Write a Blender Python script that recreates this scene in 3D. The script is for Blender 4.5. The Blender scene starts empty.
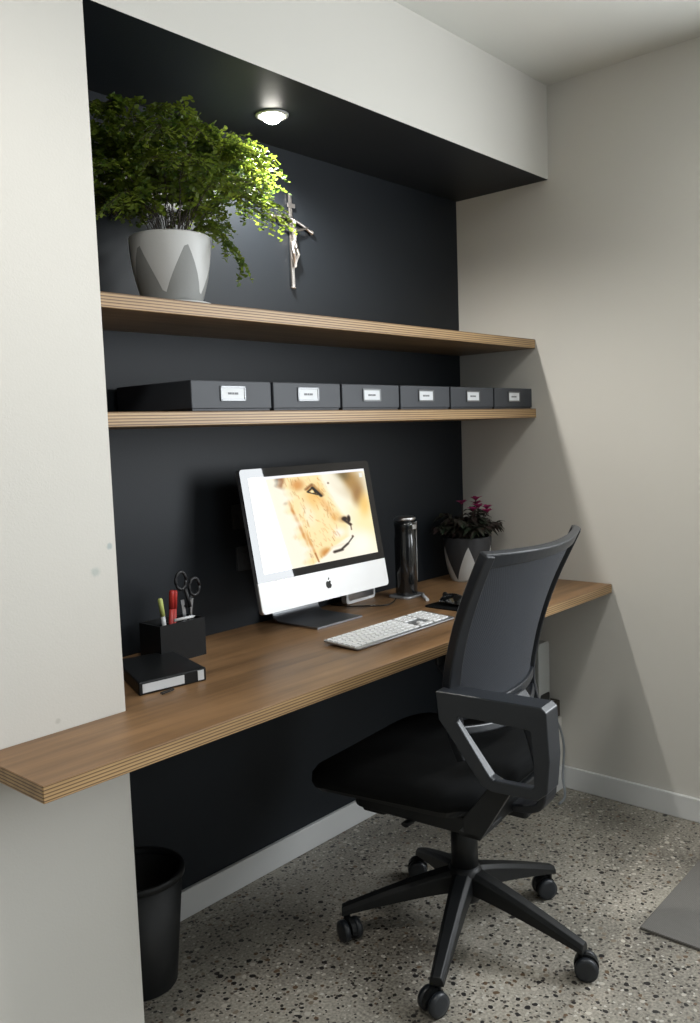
import bpy, bmesh, math, random
from mathutils import Vector, Matrix
C = bpy.context.scene.collection
PI = math.pi

# ------------------------------------------------------------------ camera
cam = bpy.data.objects.new('camera', bpy.data.cameras.new('camera')); C.objects.link(cam)
right = Vector((0.66019166, -0.75025523, -0.03555371))
up = Vector((0.09244647, 0.03419077, 0.99513046))
fwd = Vector((0.74538623, 0.66026364, -0.09193091))
M = Matrix((right, up, -fwd)).transposed().to_4x4()
M.translation = Vector((-2.73849845, -1.85149371, 1.29252103))
cam.matrix_world = M
cam.data.sensor_fit = 'VERTICAL'; cam.data.sensor_height = 36.0; cam.data.lens = 30.54
cam.data.clip_start = 0.02
bpy.context.scene.camera = cam
vs = bpy.context.scene.view_settings
vs.view_transform = 'Standard'; vs.look = 'None'; vs.gamma = 1.0; vs.use_curve_mapping = False
vs.exposure = 0.0

# ------------------------------------------------------------------ light
W = bpy.data.worlds.new('world'); bpy.context.scene.world = W; W.use_nodes = True
W.node_tree.nodes['Background'].inputs['Color'].default_value = (0.80, 0.90, 1.0, 1)
W.node_tree.nodes['Background'].inputs['Strength'].default_value = 0.8

def area(name, loc, rot, sx, sy, power, col, spread=180):
    l = bpy.data.lights.new(name, 'AREA'); l.shape = 'RECTANGLE'; l.size = sx; l.size_y = sy
    l.energy = power; l.color = col; l.spread = math.radians(spread)
    o = bpy.data.objects.new(name, l); C.objects.link(o); o.location = loc; o.rotation_euler = rot
    return o
# daylight coming through the window in the right wall
area('daylight', (0.14, -2.08, 1.52), (0, PI / 2, 0), 1.30, 1.62, 84, (0.93, 0.97, 1.0))
# daylight through the second window, in the wall behind the photographer
area('window_daylight', (-1.7, -4.72, 1.5), (PI / 2, 0, 0), 1.9, 1.3, 14, (0.95, 0.98, 1.0))

X0 = -1.773          # left edge of the niche
YF = -0.375          # front plane of the niche
HB = 2.117           # underside of the niche top
HC = 2.423           # ceiling
DT = 0.75            # desk top

# ------------------------------------------------------------------ materials
def newmat(name):
    m = bpy.data.materials.new(name); m.use_nodes = True
    nt = m.node_tree
    return m, nt, nt.nodes['Principled BSDF']
def N(nt, t, **kw):
    n = nt.nodes.new(t)
    for k, v in kw.items():
        if k in ('operation', 'blend_type', 'feature', 'data_type', 'wave_type', 'bands_direction', 'distance', 'wave_profile', 'noise_dimensions', 'attribute_name'):
            setattr(n, k, v)
        else:
            n.inputs[k].default_value = v
    return n
def plain(name, col, rough=0.5, metal=0.0, bump=0.0, bscale=200, spec=0.5, coat=0.0, var=0.0):
    m, nt, b = newmat(name)
    b.inputs['Base Color'].default_value = (*col, 1)
    b.inputs['Roughness'].default_value = rough; b.inputs['Metallic'].default_value = metal
    b.inputs['Specular IOR Level'].default_value = spec; b.inputs['Coat Weight'].default_value = coat
    tc = N(nt, 'ShaderNodeTexCoord')
    no = N(nt, 'ShaderNodeTexNoise'); no.inputs['Scale'].default_value = bscale; no.inputs['Detail'].default_value = 3
    nt.links.new(tc.outputs['Object'], no.inputs['Vector'])
    if bump:
        bp = N(nt, 'ShaderNodeBump'); bp.inputs['Strength'].default_value = bump; bp.inputs['Distance'].default_value = 0.002
        nt.links.new(no.outputs['Fac'], bp.inputs['Height']); nt.links.new(bp.outputs['Normal'], b.inputs['Normal'])
    if var:
        n2 = N(nt, 'ShaderNodeTexNoise'); n2.inputs['Scale'].default_value = bscale * 0.05; n2.inputs['Detail'].default_value = 4
        nt.links.new(tc.outputs['Object'], n2.inputs['Vector'])
        mx = N(nt, 'ShaderNodeMix', data_type='RGBA')
        mx.inputs[6].default_value = (*[c * (1 - var) for c in col], 1); mx.inputs[7].default_value = (*[min(1, c * (1 + var)) for c in col], 1)
        nt.links.new(n2.outputs['Fac'], mx.inputs[0]); nt.links.new(mx.outputs[2], b.inputs['Base Color'])
    return m
def emis(name, col, s):
    m, nt, b = newmat(name)
    b.inputs['Base Color'].default_value = (*col, 1)
    b.inputs['Emission Color'].default_value = (*col, 1); b.inputs['Emission Strength'].default_value = s
    return m

def wall_mat(name, col, marks=()):
    m, nt, b = newmat(name)
    b.inputs['Roughness'].default_value = 0.75; b.inputs['Specular IOR Level'].default_value = 0.25
    g = N(nt, 'ShaderNodeNewGeometry')
    n1 = N(nt, 'ShaderNodeTexNoise'); n1.inputs['Scale'].default_value = 1.7; n1.inputs['Detail'].default_value = 4
    nt.links.new(g.outputs['Position'], n1.inputs['Vector'])
    mx = N(nt, 'ShaderNodeMix', data_type='RGBA')
    mx.inputs[6].default_value = (*[c * 0.975 for c in col], 1); mx.inputs[7].default_value = (*[c * 1.02 for c in col], 1)
    nt.links.new(n1.outputs['Fac'], mx.inputs[0])
    out = mx.outputs[2]
    n3 = N(nt, 'ShaderNodeTexNoise'); n3.inputs['Scale'].default_value = 60
    nt.links.new(g.outputs['Position'], n3.inputs['Vector'])
    for (p, r, c, a) in marks:      # scuff marks on the paint
        d = N(nt, 'ShaderNodeVectorMath', operation='DISTANCE'); d.inputs[1].default_value = p
        nt.links.new(g.outputs['Position'], d.inputs[0])
        wob = N(nt, 'ShaderNodeMath', operation='MULTIPLY_ADD'); wob.inputs[1].default_value = r * 1.2
        nt.links.new(n3.outputs['Fac'], wob.inputs[0]); nt.links.new(d.outputs['Value'], wob.inputs[2])
        mr = N(nt, 'ShaderNodeMapRange'); mr.inputs['From Min'].default_value = r * 1.1; mr.inputs['From Max'].default_value = r * 1.7
        mr.inputs['To Min'].default_value = a; mr.inputs['To Max'].default_value = 0
        nt.links.new(wob.outputs[0], mr.inputs['Value'])
        k = N(nt, 'ShaderNodeMix', data_type='RGBA'); k.inputs[7].default_value = (*c, 1)
        nt.links.new(mr.outputs[0], k.inputs[0]); nt.links.new(out, k.inputs[6]); out = k.outputs[2]
    nt.links.new(out, b.inputs['Base Color'])
    n2 = N(nt, 'ShaderNodeTexNoise'); n2.inputs['Scale'].default_value = 260
    nt.links.new(g.outputs['Position'], n2.inputs['Vector'])
    bp = N(nt, 'ShaderNodeBump'); bp.inputs['Strength'].default_value = 0.12; bp.inputs['Distance'].default_value = 0.002
    nt.links.new(n2.outputs['Fac'], bp.inputs['Height']); nt.links.new(bp.outputs['Normal'], b.inputs['Normal'])
    return m
WHITE = (0.60, 0.585, 0.545)
M_wall = wall_mat('white_paint', WHITE)
M_wall_left = wall_mat('white_paint_scuffed', WHITE, [((-1.822, YF, 1.039), 0.012, (0.33, 0.40, 0.38), 0.5), ((-1.786, YF, 1.085), 0.007, (0.2, 0.3, 0.32), 0.5), ((-1.921, YF, 0.77), 0.006, (0.35, 0.34, 0.3), 0.4)])
M_ceil = wall_mat('ceiling_paint', (0.66, 0.66, 0.62))
M_dark = wall_mat('navy_paint', (0.0115, 0.0145, 0.0185))
M_dark.node_tree.nodes['Principled BSDF'].inputs['Roughness'].default_value = 0.5
M_skirt = plain('white_gloss_trim', (0.66, 0.67, 0.67), 0.35, var=0.03)

def floor_mat():
    m, nt, b = newmat('polished_concrete')
    b.inputs['Roughness'].default_value = 0.42; b.inputs['Specular IOR Level'].default_value = 0.5
    g = N(nt, 'ShaderNodeNewGeometry'); L = nt.links
    # warp the coordinates a little so the stones are irregular
    nw = N(nt, 'ShaderNodeTexNoise'); nw.inputs['Scale'].default_value = 45; L.new(g.outputs['Position'], nw.inputs['Vector'])
    wa = N(nt, 'ShaderNodeVectorMath', operation='MULTIPLY_ADD'); wa.inputs[1].default_value = (0.012, 0.012, 0.0)
    L.new(nw.outputs['Color'], wa.inputs[0]); L.new(g.outputs['Position'], wa.inputs[2])
    big = N(nt, 'ShaderNodeTexNoise'); big.inputs['Scale'].default_value = 2.2; big.inputs['Detail'].default_value = 6; L.new(g.outputs['Position'], big.inputs['Vector'])
    fine = N(nt, 'ShaderNodeTexNoise'); fine.inputs['Scale'].default_value = 140; fine.inputs['Detail'].default_value = 4; L.new(g.outputs['Position'], fine.inputs['Vector'])
    base = N(nt, 'ShaderNodeValToRGB'); e = base.color_ramp.elements
    e[0].position = 0.3; e[0].position = 0.34; e[0].color = (0.085, 0.078, 0.066, 1); e[1].position = 0.70; e[1].color = (0.52, 0.485, 0.41, 1)
    av = N(nt, 'ShaderNodeMath', operation='MULTIPLY_ADD'); av.inputs[1].default_value = 0.45
    L.new(fine.outputs['Fac'], av.inputs[0])
    av2 = N(nt, 'ShaderNodeMath', operation='MULTIPLY'); av2.inputs[1].default_value = 0.58; L.new(big.outputs['Fac'], av2.inputs[0])
    L.new(av2.outputs[0], av.inputs[2]); L.new(av.outputs[0], base.inputs[0])
    out = base.outputs[0]
    def chips(scale, radius, ramp, thresh, out):
        v = N(nt, 'ShaderNodeTexVoronoi'); v.inputs['Scale'].default_value = scale; v.inputs['Randomness'].default_value = 1
        L.new(wa.outputs[0], v.inputs['Vector'])
        sp = N(nt, 'ShaderNodeSeparateColor'); L.new(v.outputs['Color'], sp.inputs[0])
        # size varies per stone
        rr = N(nt, 'ShaderNodeMapRange'); rr.inputs['To Min'].default_value = radius * 0.35; rr.inputs['To Max'].default_value = radius
        L.new(sp.outputs[0], rr.inputs['Value'])
        lt = N(nt, 'ShaderNodeMath', operation='LESS_THAN'); L.new(v.outputs['Distance'], lt.inputs[0]); L.new(rr.outputs[0], lt.inputs[1])
        pick = N(nt, 'ShaderNodeMath', operation='LESS_THAN'); pick.inputs[1].default_value = thresh; L.new(sp.outputs[1], pick.inputs[0])
        mu = N(nt, 'ShaderNodeMath', operation='MULTIPLY'); L.new(lt.outputs[0], mu.inputs[0]); L.new(pick.outputs[0], mu.inputs[1])
        cr = N(nt, 'ShaderNodeValToRGB'); cr.color_ramp.interpolation = 'CONSTANT'
        els = cr.color_ramp.elements
        els[0].color = (*ramp[0][1], 1); els[0].position = 0; els[1].position = ramp[1][0]; els[1].color = (*ramp[1][1], 1)
        for pos, c in ramp[2:]:
            q = els.new(pos); q.color = (*c, 1)
        L.new(sp.outputs[2], cr.inputs[0])
        mx = N(nt, 'ShaderNodeMix', data_type='RGBA'); L.new(mu.outputs[0], mx.inputs[0]); L.new(out, mx.inputs[6]); L.new(cr.outputs[0], mx.inputs[7])
        return mx.outputs[2]
    out = chips(110, 0.5, [(0, (0.07, 0.062, 0.055)), (0.4, (0.22, 0.19, 0.15)), (0.6, (0.5, 0.48, 0.43)), (0.85, (0.12, 0.10, 0.08))], 0.55, out)
    out = chips(62, 0.46, [(0, (0.022, 0.02, 0.02)), (0.5, (0.035, 0.032, 0.028)), (0.68, (0.14, 0.09, 0.055)), (0.82, (0.46, 0.43, 0.37)), (0.93, (0.24, 0.20, 0.15))], 0.62, out)
    L.new(out, b.inputs['Base Color'])
    bp = N(nt, 'ShaderNodeBump'); bp.inputs['Strength'].default_value = 0.05; bp.inputs['Distance'].default_value = 0.001
    L.new(fine.outputs['Fac'], bp.inputs['Height']); L.new(bp.outputs['Normal'], b.inputs['Normal'])
    return m
M_floor = floor_mat()

def ply_mat(name, z0, th, top=(0.27, 0.155, 0.075), seed=0.0):
    """plywood: brown oiled face, striped veneer edge (layers across the thickness)"""
    m, nt, b = newmat(name); L = nt.links
    b.inputs['Roughness'].default_value = 0.42; b.inputs['Specular IOR Level'].default_value = 0.4
    g = N(nt, 'ShaderNodeNewGeometry')
    mp = N(nt, 'ShaderNodeMapping'); mp.inputs['Scale'].default_value = (1.6, 26, 26); mp.inputs['Location'].default_value = (seed, 0, 0)
    L.new(g.outputs['Position'], mp.inputs['Vector'])
    n1 = N(nt, 'ShaderNodeTexNoise'); n1.inputs['Scale'].default_value = 1.0; n1.inputs['Detail'].default_value = 6; n1.inputs['Roughness'].default_value = 0.62
    L.new(mp.outputs[0], n1.inputs['Vector'])
    cr = N(nt, 'ShaderNodeValToRGB'); e = cr.color_ramp.elements
    e[0].position = 0.28; e[0].color = (*[c * 0.62 for c in top], 1); e[1].position = 0.72; e[1].color = (*[c * 1.38 for c in top], 1)
    L.new(n1.outputs['Fac'], cr.inputs[0])
    # slow mottling
    n2 = N(nt, 'ShaderNodeTexNoise'); n2.inputs['Scale'].default_value = 5; L.new(g.outputs['Position'], n2.inputs['Vector'])
    mm = N(nt, 'ShaderNodeMix', data_type='RGBA', blend_type='MULTIPLY'); mm.inputs[0].default_value = 0.5
    c2 = N(nt, 'ShaderNodeValToRGB'); c2.color_ramp.elements[0].color = (0.6, 0.56, 0.5, 1); c2.color_ramp.elements[1].color = (1, 1, 1, 1)
    c2.color_ramp.elements[0].position = 0.35; c2.color_ramp.elements[1].position = 0.6
    L.new(n2.outputs['Fac'], c2.inputs[0]); L.new(cr.outputs[0], mm.inputs[6]); L.new(c2.outputs[0], mm.inputs[7])
    # edge plies
    sx = N(nt, 'ShaderNodeSeparateXYZ'); L.new(g.outputs['Position'], sx.inputs[0])
    t = N(nt, 'ShaderNodeMapRange'); t.inputs['From Min'].default_value = z0 - th; t.inputs['From Max'].default_value = z0
    L.new(sx.outputs['Z'], t.inputs['Value'])
    nj = N(nt, 'ShaderNodeTexNoise'); nj.inputs['Scale'].default_value = 3.0; L.new(mp.outputs[0], nj.inputs['Vector'])
    ad = N(nt, 'ShaderNodeMath', operation='MULTIPLY_ADD'); ad.inputs[1].default_value = 0.05; L.new(nj.outputs['Fac'], ad.inputs[0]); L.new(t.outputs[0], ad.inputs[2])
    er = N(nt, 'ShaderNodeValToRGB'); er.color_ramp.interpolation = 'LINEAR'
    els = er.color_ramp.elements
    lt_, dk = (0.46, 0.305, 0.150, 1), (0.13, 0.074, 0.036, 1)
    stops = []
    k = 5
    for i in range(k):
        a = i / k
        stops += [(a + 0.02, lt_), (a + 0.12, (0.40, 0.26, 0.125, 1)), (a + 0.148, dk), (a + 0.185, dk)]
    stops[0] = (0.0, lt_)
    els[0].position = 0; els[0].color = lt_; els[1].position = 1; els[1].color = lt_
    for pos, c in stops[1:]:
        q = els.new(min(0.995, pos)); q.color = c
    L.new(ad.outputs[0], er.inputs[0])
    eg = N(nt, 'ShaderNodeMix', data_type='RGBA', blend_type='MULTIPLY'); eg.inputs[0].default_value = 0.6
    g2 = N(nt, 'ShaderNodeValToRGB'); g2.color_ramp.elements[0].color = (0.45, 0.4, 0.36, 1); g2.color_ramp.elements[0].position = 0.3; g2.color_ramp.elements[1].position = 0.55
    L.new(n1.outputs['Fac'], g2.inputs[0]); L.new(er.outputs[0], eg.inputs[6]); L.new(g2.outputs[0], eg.inputs[7])
    # choose by the true normal
    sn = N(nt, 'ShaderNodeSeparateXYZ'); L.new(g.outputs['True Normal'], sn.inputs[0])
    ab = N(nt, 'ShaderNodeMath', operation='ABSOLUTE'); L.new(sn.outputs['Z'], ab.inputs[0])
    gt = N(nt, 'ShaderNodeMath', operation='GREATER_THAN'); gt.inputs[1].default_value = 0.6; L.new(ab.outputs[0], gt.inputs[0])
    mx = N(nt, 'ShaderNodeMix', data_type='RGBA'); L.new(gt.outputs[0], mx.inputs[0]); L.new(eg.outputs[2], mx.inputs[6]); L.new(mm.outputs[2], mx.inputs[7])
    L.new(mx.outputs[2], b.inputs['Base Color'])
    bp = N(nt, 'ShaderNodeBump'); bp.inputs['Strength'].default_value = 0.15; bp.inputs['Distance'].default_value = 0.001
    L.new(n1.outputs['Fac'], bp.inputs['Height']); L.new(bp.outputs['Normal'], b.inputs['Normal'])
    return m

M_black = plain('black_plastic', (0.0065, 0.0075, 0.0085), 0.45, bump=0.1, bscale=500, spec=0.35)
M_blackgloss = plain('black_gloss', (0.008, 0.009, 0.010), 0.16, coat=0.6)
M_chairgrey = plain('charcoal_plastic', (0.014, 0.017, 0.022), 0.36, bump=0.08, bscale=600)
M_frame = plain('back_frame_plastic', (0.009, 0.011, 0.015), 0.4, bump=0.08, bscale=600)
M_seat = plain('black_fabric', (0.0045, 0.005, 0.0055), 0.9, bump=0.5, bscale=700, spec=0.12)
M_box = plain('charcoal_board', (0.028, 0.032, 0.040), 0.55, bump=0.15, bscale=400, var=0.06)
M_card = plain('white_card', (0.62, 0.64, 0.66), 0.5)
M_ink = plain('grey_ink', (0.16, 0.17, 0.18), 0.6)
M_steel = plain('brushed_steel', (0.62, 0.63, 0.65), 0.28, 1.0)
M_alu = plain('anodised_aluminium', (0.40, 0.41, 0.43), 0.34, 0.75)
M_aludark = plain('aluminium_foot', (0.30, 0.31, 0.33), 0.38, 0.9)
M_whitealu = plain('pale_aluminium', (0.93, 0.94, 0.95), 0.38, 0.05)
M_key = plain('white_keycap', (0.82, 0.83, 0.84), 0.4)
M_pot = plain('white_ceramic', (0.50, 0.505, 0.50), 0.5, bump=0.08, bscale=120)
M_potshade = plain('facet_shade_ceramic', (0.22, 0.225, 0.22), 0.65, bump=0.15, bscale=120)  # shaded facets of the fern pot, put into the colour
M_potshade_dark = plain('dark_facet_shade_ceramic', (0.035, 0.037, 0.042), 0.5)  # shaded facets of the small pot, put into the colour
M_soil = plain('soil', (0.02, 0.014, 0.009), 0.95, bump=0.9, bscale=90)
M_holder = plain('holder_metal', (0.16, 0.165, 0.17), 0.35, 0.6)
M_silver = plain('antique_silver', (0.55, 0.51, 0.48), 0.3, 1.0, bump=0.2, bscale=300)
M_mat = None

def weave(name, c1, c2, scale, rough=0.85, bump=0.6):
    m, nt, b = newmat(name); L = nt.links
    tc = N(nt, 'ShaderNodeTexCoord')
    w1 = N(nt, 'ShaderNodeTexWave', wave_type='BANDS', bands_direction='X'); w1.inputs['Scale'].default_value = scale
    w2 = N(nt, 'ShaderNodeTexWave', wave_type='BANDS', bands_direction='DIAGONAL'); w2.inputs['Scale'].default_value = scale
    L.new(tc.outputs['Object'], w1.inputs[0]); L.new(tc.outputs['Object'], w2.inputs[0])
    mu = N(nt, 'ShaderNodeMath', operation='MULTIPLY'); L.new(w1.outputs['Fac'], mu.inputs[0]); L.new(w2.outputs['Fac'], mu.inputs[1])
    mx = N(nt, 'ShaderNodeMix', data_type='RGBA'); mx.inputs[6].default_value = (*c1, 1); mx.inputs[7].default_value = (*c2, 1)
    L.new(mu.outputs[0], mx.inputs[0]); L.new(mx.outputs[2], b.inputs['Base Color'])
    b.inputs['Roughness'].default_value = rough
    bp = N(nt, 'ShaderNodeBump'); bp.inputs['Strength'].default_value = bump; bp.inputs['Distance'].default_value = 0.001
    L.new(mu.outputs[0], bp.inputs['Height']); L.new(bp.outputs['Normal'], b.inputs['Normal'])
    return m
M_mesh = weave('chair_mesh', (0.014, 0.017, 0.024), (0.032, 0.038, 0.051), 150, 0.6, 0.3)
M_mat = weave('woven_mat', (0.13, 0.125, 0.115), (0.20, 0.19, 0.175), 90)

def leaf_mat(name, c1, c2, trans=0.35):
    m, nt, b = newmat(name); L = nt.links
    g = N(nt, 'ShaderNodeNewGeometry')
    n = N(nt, 'ShaderNodeTexNoise'); n.inputs['Scale'].default_value = 30; L.new(g.outputs['Position'], n.inputs['Vector'])
    cr = N(nt, 'ShaderNodeValToRGB'); cr.color_ramp.elements[0].position = 0.35; cr.color_ramp.elements[1].position = 0.68
    cr.color_ramp.elements[0].color = (*c1, 1); cr.color_ramp.elements[1].color = (*c2, 1)
    L.new(n.outputs['Fac'], cr.inputs[0]); L.new(cr.outputs[0], b.inputs['Base Color'])
    b.inputs['Roughness'].default_value = 0.5
    tr = N(nt, 'ShaderNodeBsdfTranslucent'); L.new(cr.outputs[0], tr.inputs['Color'])
    ms = N(nt, 'ShaderNodeMixShader'); ms.inputs[0].default_value = trans
    L.new(b.outputs[0], ms.inputs[1]); L.new(tr.outputs[0], ms.inputs[2])
    L.new(ms.outputs[0], nt.nodes['Material Output'].inputs['Surface'])
    return m
M_leaf = leaf_mat('fern_leaf', (0.050, 0.100, 0.014), (0.21, 0.27, 0.030), 0.55)
M_stem = plain('fern_stem', (0.025, 0.014, 0.008), 0.5)
M_leaf2 = leaf_mat('dark_red_leaf', (0.02, 0.035, 0.02), (0.05, 0.03, 0.03), 0.2)
M_petal = leaf_mat('magenta_bract', (0.30, 0.02, 0.10), (0.45, 0.05, 0.18), 0.3)

# ------------------------------------------------------------------ mesh helpers
def box(bm, x0, x1, y0, y1, z0, z1, mi=0, mat=None):
    vs_ = [bm.verts.new(((x0, x1)[i & 1], (y0, y1)[(i >> 1) & 1], (z0, z1)[(i >> 2) & 1])) for i in range(8)]
    fs = []
    for q in ((0, 2, 3, 1), (4, 5, 7, 6), (0, 1, 5, 4), (2, 6, 7, 3), (0, 4, 6, 2), (1, 3, 7, 5)):
        f = bm.faces.new([vs_[k] for k in q]); f.material_index = mi; fs.append(f)
    if mat is not None: bmesh.ops.transform(bm, matrix=mat, verts=vs_)
    return vs_
def prism(bm, pts, d, origin, ax, ay, az, mi=0):
    """extrude 2D pts (in plane ax, ay) by d along az, from origin"""
    o = Vector(origin); ax, ay, az = Vector(ax), Vector(ay), Vector(az)
    a = [bm.verts.new(o + ax * p[0] + ay * p[1]) for p in pts]
    b = [bm.verts.new(v.co + az * d) for v in a]
    f = bm.faces.new(a); f.material_index = mi; g = bm.faces.new(list(reversed(b))); g.material_index = mi
    n = len(a)
    for i in range(n):
        q = bm.faces.new([a[i], b[i], b[(i + 1) % n], a[(i + 1) % n]]); q.material_index = mi
    return a + b
def lathe(bm, prof, cx=0, cy=0, seg=32, mi=0, mat=None, smooth=True):
    rings = []; allv = []
    for r, z in prof:
        if r < 1e-5:
            v = bm.verts.new((cx, cy, z)); rings.append([v]); allv.append(v)
        else:
            ring = [bm.verts.new((cx + r * math.cos(2 * PI * i / seg), cy + r * math.sin(2 * PI * i / seg), z)) for i in range(seg)]
            rings.append(ring); allv += ring
    for a, b in zip(rings, rings[1:]):
        for i in range(seg):
            j = (i + 1) % seg
            if len(a) == 1 and len(b) == 1: continue
            if len(a) == 1: f = bm.faces.new([a[0], b[j], b[i]])
            elif len(b) == 1: f = bm.faces.new([a[i], a[j], b[0]])
            else: f = bm.faces.new([a[i], a[j], b[j], b[i]])
            f.material_index = mi; f.smooth = smooth
    if mat is not None: bmesh.ops.transform(bm, matrix=mat, verts=allv)
    return allv
def loft(bm, secs, closed=False, mi=0, smooth=False, cap=True):
    rings = [[bm.verts.new(p) for p in s] for s in secs]
    n = len(rings[0]); R_ = list(zip(rings, rings[1:]))
    if closed: R_.append((rings[-1], rings[0]))
    for a, b in R_:
        for i in range(n):
            j = (i + 1) % n
            f = bm.faces.new([a[i], a[j], b[j], b[i]]); f.material_index = mi; f.smooth = smooth
    if cap and not closed:
        f = bm.faces.new(list(reversed(rings[0]))); f.material_index = mi
        f = bm.faces.new(rings[-1]); f.material_index = mi
    return rings
def catmull(pts, n=8):
    P = [Vector(p) for p in pts]; out = []
    for i in range(len(P) - 1):
        p0, p1, p2, p3 = P[max(0, i - 1)], P[i], P[i + 1], P[min(len(P) - 1, i + 2)]
        for k in range(n):
            t = k / n
            out.append(0.5 * ((2 * p1) + (p2 - p0) * t + (2 * p0 - 5 * p1 + 4 * p2 - p3) * t * t + (3 * p1 - p0 - 3 * p2 + p3) * t ** 3))
    out.append(P[-1]); return out
def tube(bm, pts, r, seg=8, mi=0, flat=1.0, taper=None, cap=True):
    pts = [Vector(p) for p in pts]; secs = []
    up_ = Vector((0, 0, 1))
    for i, p in enumerate(pts):
        t = (pts[min(i + 1, len(pts) - 1)] - pts[max(i - 1, 0)]).normalized()
        ref = up_ if abs(t.z) < 0.95 else Vector((0, 1, 0))
        a = t.cross(ref).normalized(); b = a.cross(t)
        rr = r if taper is None else r * (1 + (taper - 1) * i / (len(pts) - 1))
        secs.append([p + a * rr * math.cos(2 * PI * k / seg) + b * rr * flat * math.sin(2 * PI * k / seg) for k in range(seg)])
    loft(bm, secs, mi=mi, smooth=True, cap=cap)
def roundrect(w, h, r, n=5, cx=0, cy=0):
    o = []
    for sx, sy, a0 in ((1, 1, 0), (-1, 1, 90), (-1, -1, 180), (1, -1, 270)):
        for k in range(n + 1):
            a = math.radians(a0 + 90 * k / n)
            o.append((cx + sx * (w / 2 - r) + r * math.cos(a), cy + sy * (h / 2 - r) + r * math.sin(a)))
    return o
def obj(name, bm, mats, parent=None, bevel=0, seg=2, smooth_all=False, subd=0):
    bmesh.ops.recalc_face_normals(bm, faces=bm.faces)
    me = bpy.data.meshes.new(name)
    if smooth_all:
        for f in bm.faces: f.smooth = True
    bm.to_mesh(me); bm.free()
    for m in (mats if isinstance(mats, (list, tuple)) else [mats]): me.materials.append(m)
    o = bpy.data.objects.new(name, me); C.objects.link(o)
    if parent: o.parent = parent
    if bevel:
        b = o.modifiers.new('bevel', 'BEVEL'); b.width = bevel; b.segments = seg; b.limit_method = 'ANGLE'; b.angle_limit = math.radians(40)
        b.harden_normals = False
    if subd:
        s = o.modifiers.new('subd', 'SUBSURF'); s.levels = subd; s.render_levels = subd
    return o
def B(): return bmesh.new()
def tag(o, label, cat, group=None, kind=None):
    o['label'] = label; o['category'] = cat
    if group: o['group'] = group
    if kind: o['kind'] = kind
    return o
def thing(name, label, cat, loc=(0, 0, 0), rz=0, group=None):
    o = bpy.data.objects.new(name, None); C.objects.link(o); o.location = loc; o.rotation_euler = (0, 0, rz); o.empty_display_size = 0.05
    return tag(o, label, cat, group)
def struct(name, bm, m, parent=None, label=None, cat=None, bevel=0):
    o = obj(name, bm, m, parent, bevel)
    if not parent:
        o['kind'] = 'structure'
        if label: o['label'] = label
        if cat: o['category'] = cat
    return o

# ------------------------------------------------------------------ room shell
XL, YB = -5.2, -4.8      # far left and rear walls of the room (behind the photographer)
bm = B(); box(bm, XL - .1, .12, YB - .1, .12, -.1, 0); struct('floor', bm, M_floor, None, 'polished grey concrete floor with exposed dark pebbles', 'floor')
bm = B(); box(bm, XL - .1, .12, YB - .1, .12, HC, HC + .1); struct('ceiling', bm, M_ceil, None, 'plain white ceiling', 'ceiling')
# niche back wall (dark) and left cheek (dark), niche top (dark soffit under a white front)
bm = B(); box(bm, X0 - .1, .12, 0, .1, 0, HC); struct('wall_back', bm, M_dark, None, 'dark navy back wall of the desk niche', 'wall')
bm = B(); box(bm, XL, X0, YF, .0, 0, HC)
bm.faces.ensure_lookup_table()
for f in bm.faces:
    if f.calc_center_median().x > X0 - .01: f.material_index = 1
struct('wall_left', bm, [M_wall_left, M_dark], None, 'white wall left of the desk niche', 'wall')
bm = B(); box(bm, X0, 0, YF, 0, HB, HC)
for f in bm.faces:
    if f.calc_center_median().z < HB + .01: f.material_index = 1
struct('wall_bulkhead', bm, [M_wall, M_dark], None, 'white bulkhead above the niche with a dark underside', 'wall')
# right wall with the window opening
DY0, DY1, DH, DS = -1.26, -2.90, 2.18, 0.86
bm = B(); box(bm, 0, .12, DY0, .0, 0, HC); box(bm, 0, .12, YB, DY1, 0, HC); box(bm, 0, .12, DY1, DY0, DH, HC); box(bm, 0, .12, DY1, DY0, 0, DS)
struct('wall_right', bm, M_wall, None, 'white right-hand wall meeting the niche', 'wall')
bm = B(); box(bm, XL - .1, XL, YB, .0, 0, HC); struct('wall_far_left', bm, M_wall)
bm = B(); box(bm, XL, -2.7, YB - .1, YB, 0, HC); box(bm, -.7, 0, YB - .1, YB, 0, HC); box(bm, -2.7, -.7, YB - .1, YB, 0, .8); box(bm, -2.7, -.7, YB - .1, YB, 2.2, HC)
struct('wall_front', bm, M_wall)
# window in the wall behind the photographer
bm = B()
for a in ((-2.7, -2.65, .8, 2.2), (-.75, -.7, .8, 2.2), (-2.65, -.75, .8, .85), (-2.65, -.75, 2.15, 2.2), (-1.72, -1.68, .85, 2.15)):
    box(bm, a[0], a[1], YB - .07, YB - .02, a[2], a[3])
struct('window_1', bm, M_skirt)
# window frame in the right wall
bm = B()
for a in ((DY0 - .05, DY0, DS, DH), (DY1, DY1 + .05, DS, DH), (DY1 + .05, DY0 - .05, DH - .05, DH), (DY1 + .05, DY0 - .05, DS, DS + .05), (-2.30, -2.25, DS + .05, DH - .05)):
    box(bm, .03, .09, a[0], a[1], a[2], a[3])
struct('window_2', bm, M_skirt)
# skirtings
SH, ST = 0.078, 0.014
def skirt(name, x0, x1, y0, y1, label):
    bm = B(); box(bm, x0, x1, y0, y1, 0, SH); struct(name, bm, M_skirt, None, label, 'skirting board', bevel=.003)
skirt('baseboard_back', X0, -ST, -ST, 0, 'white skirting along the dark back wall')
skirt('baseboard_right', -ST, 0, DY0, 0, 'white skirting along the right-hand wall')
skirt('baseboard_left', XL, X0, YF - ST, YF, 'white skirting under the left wall')
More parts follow.
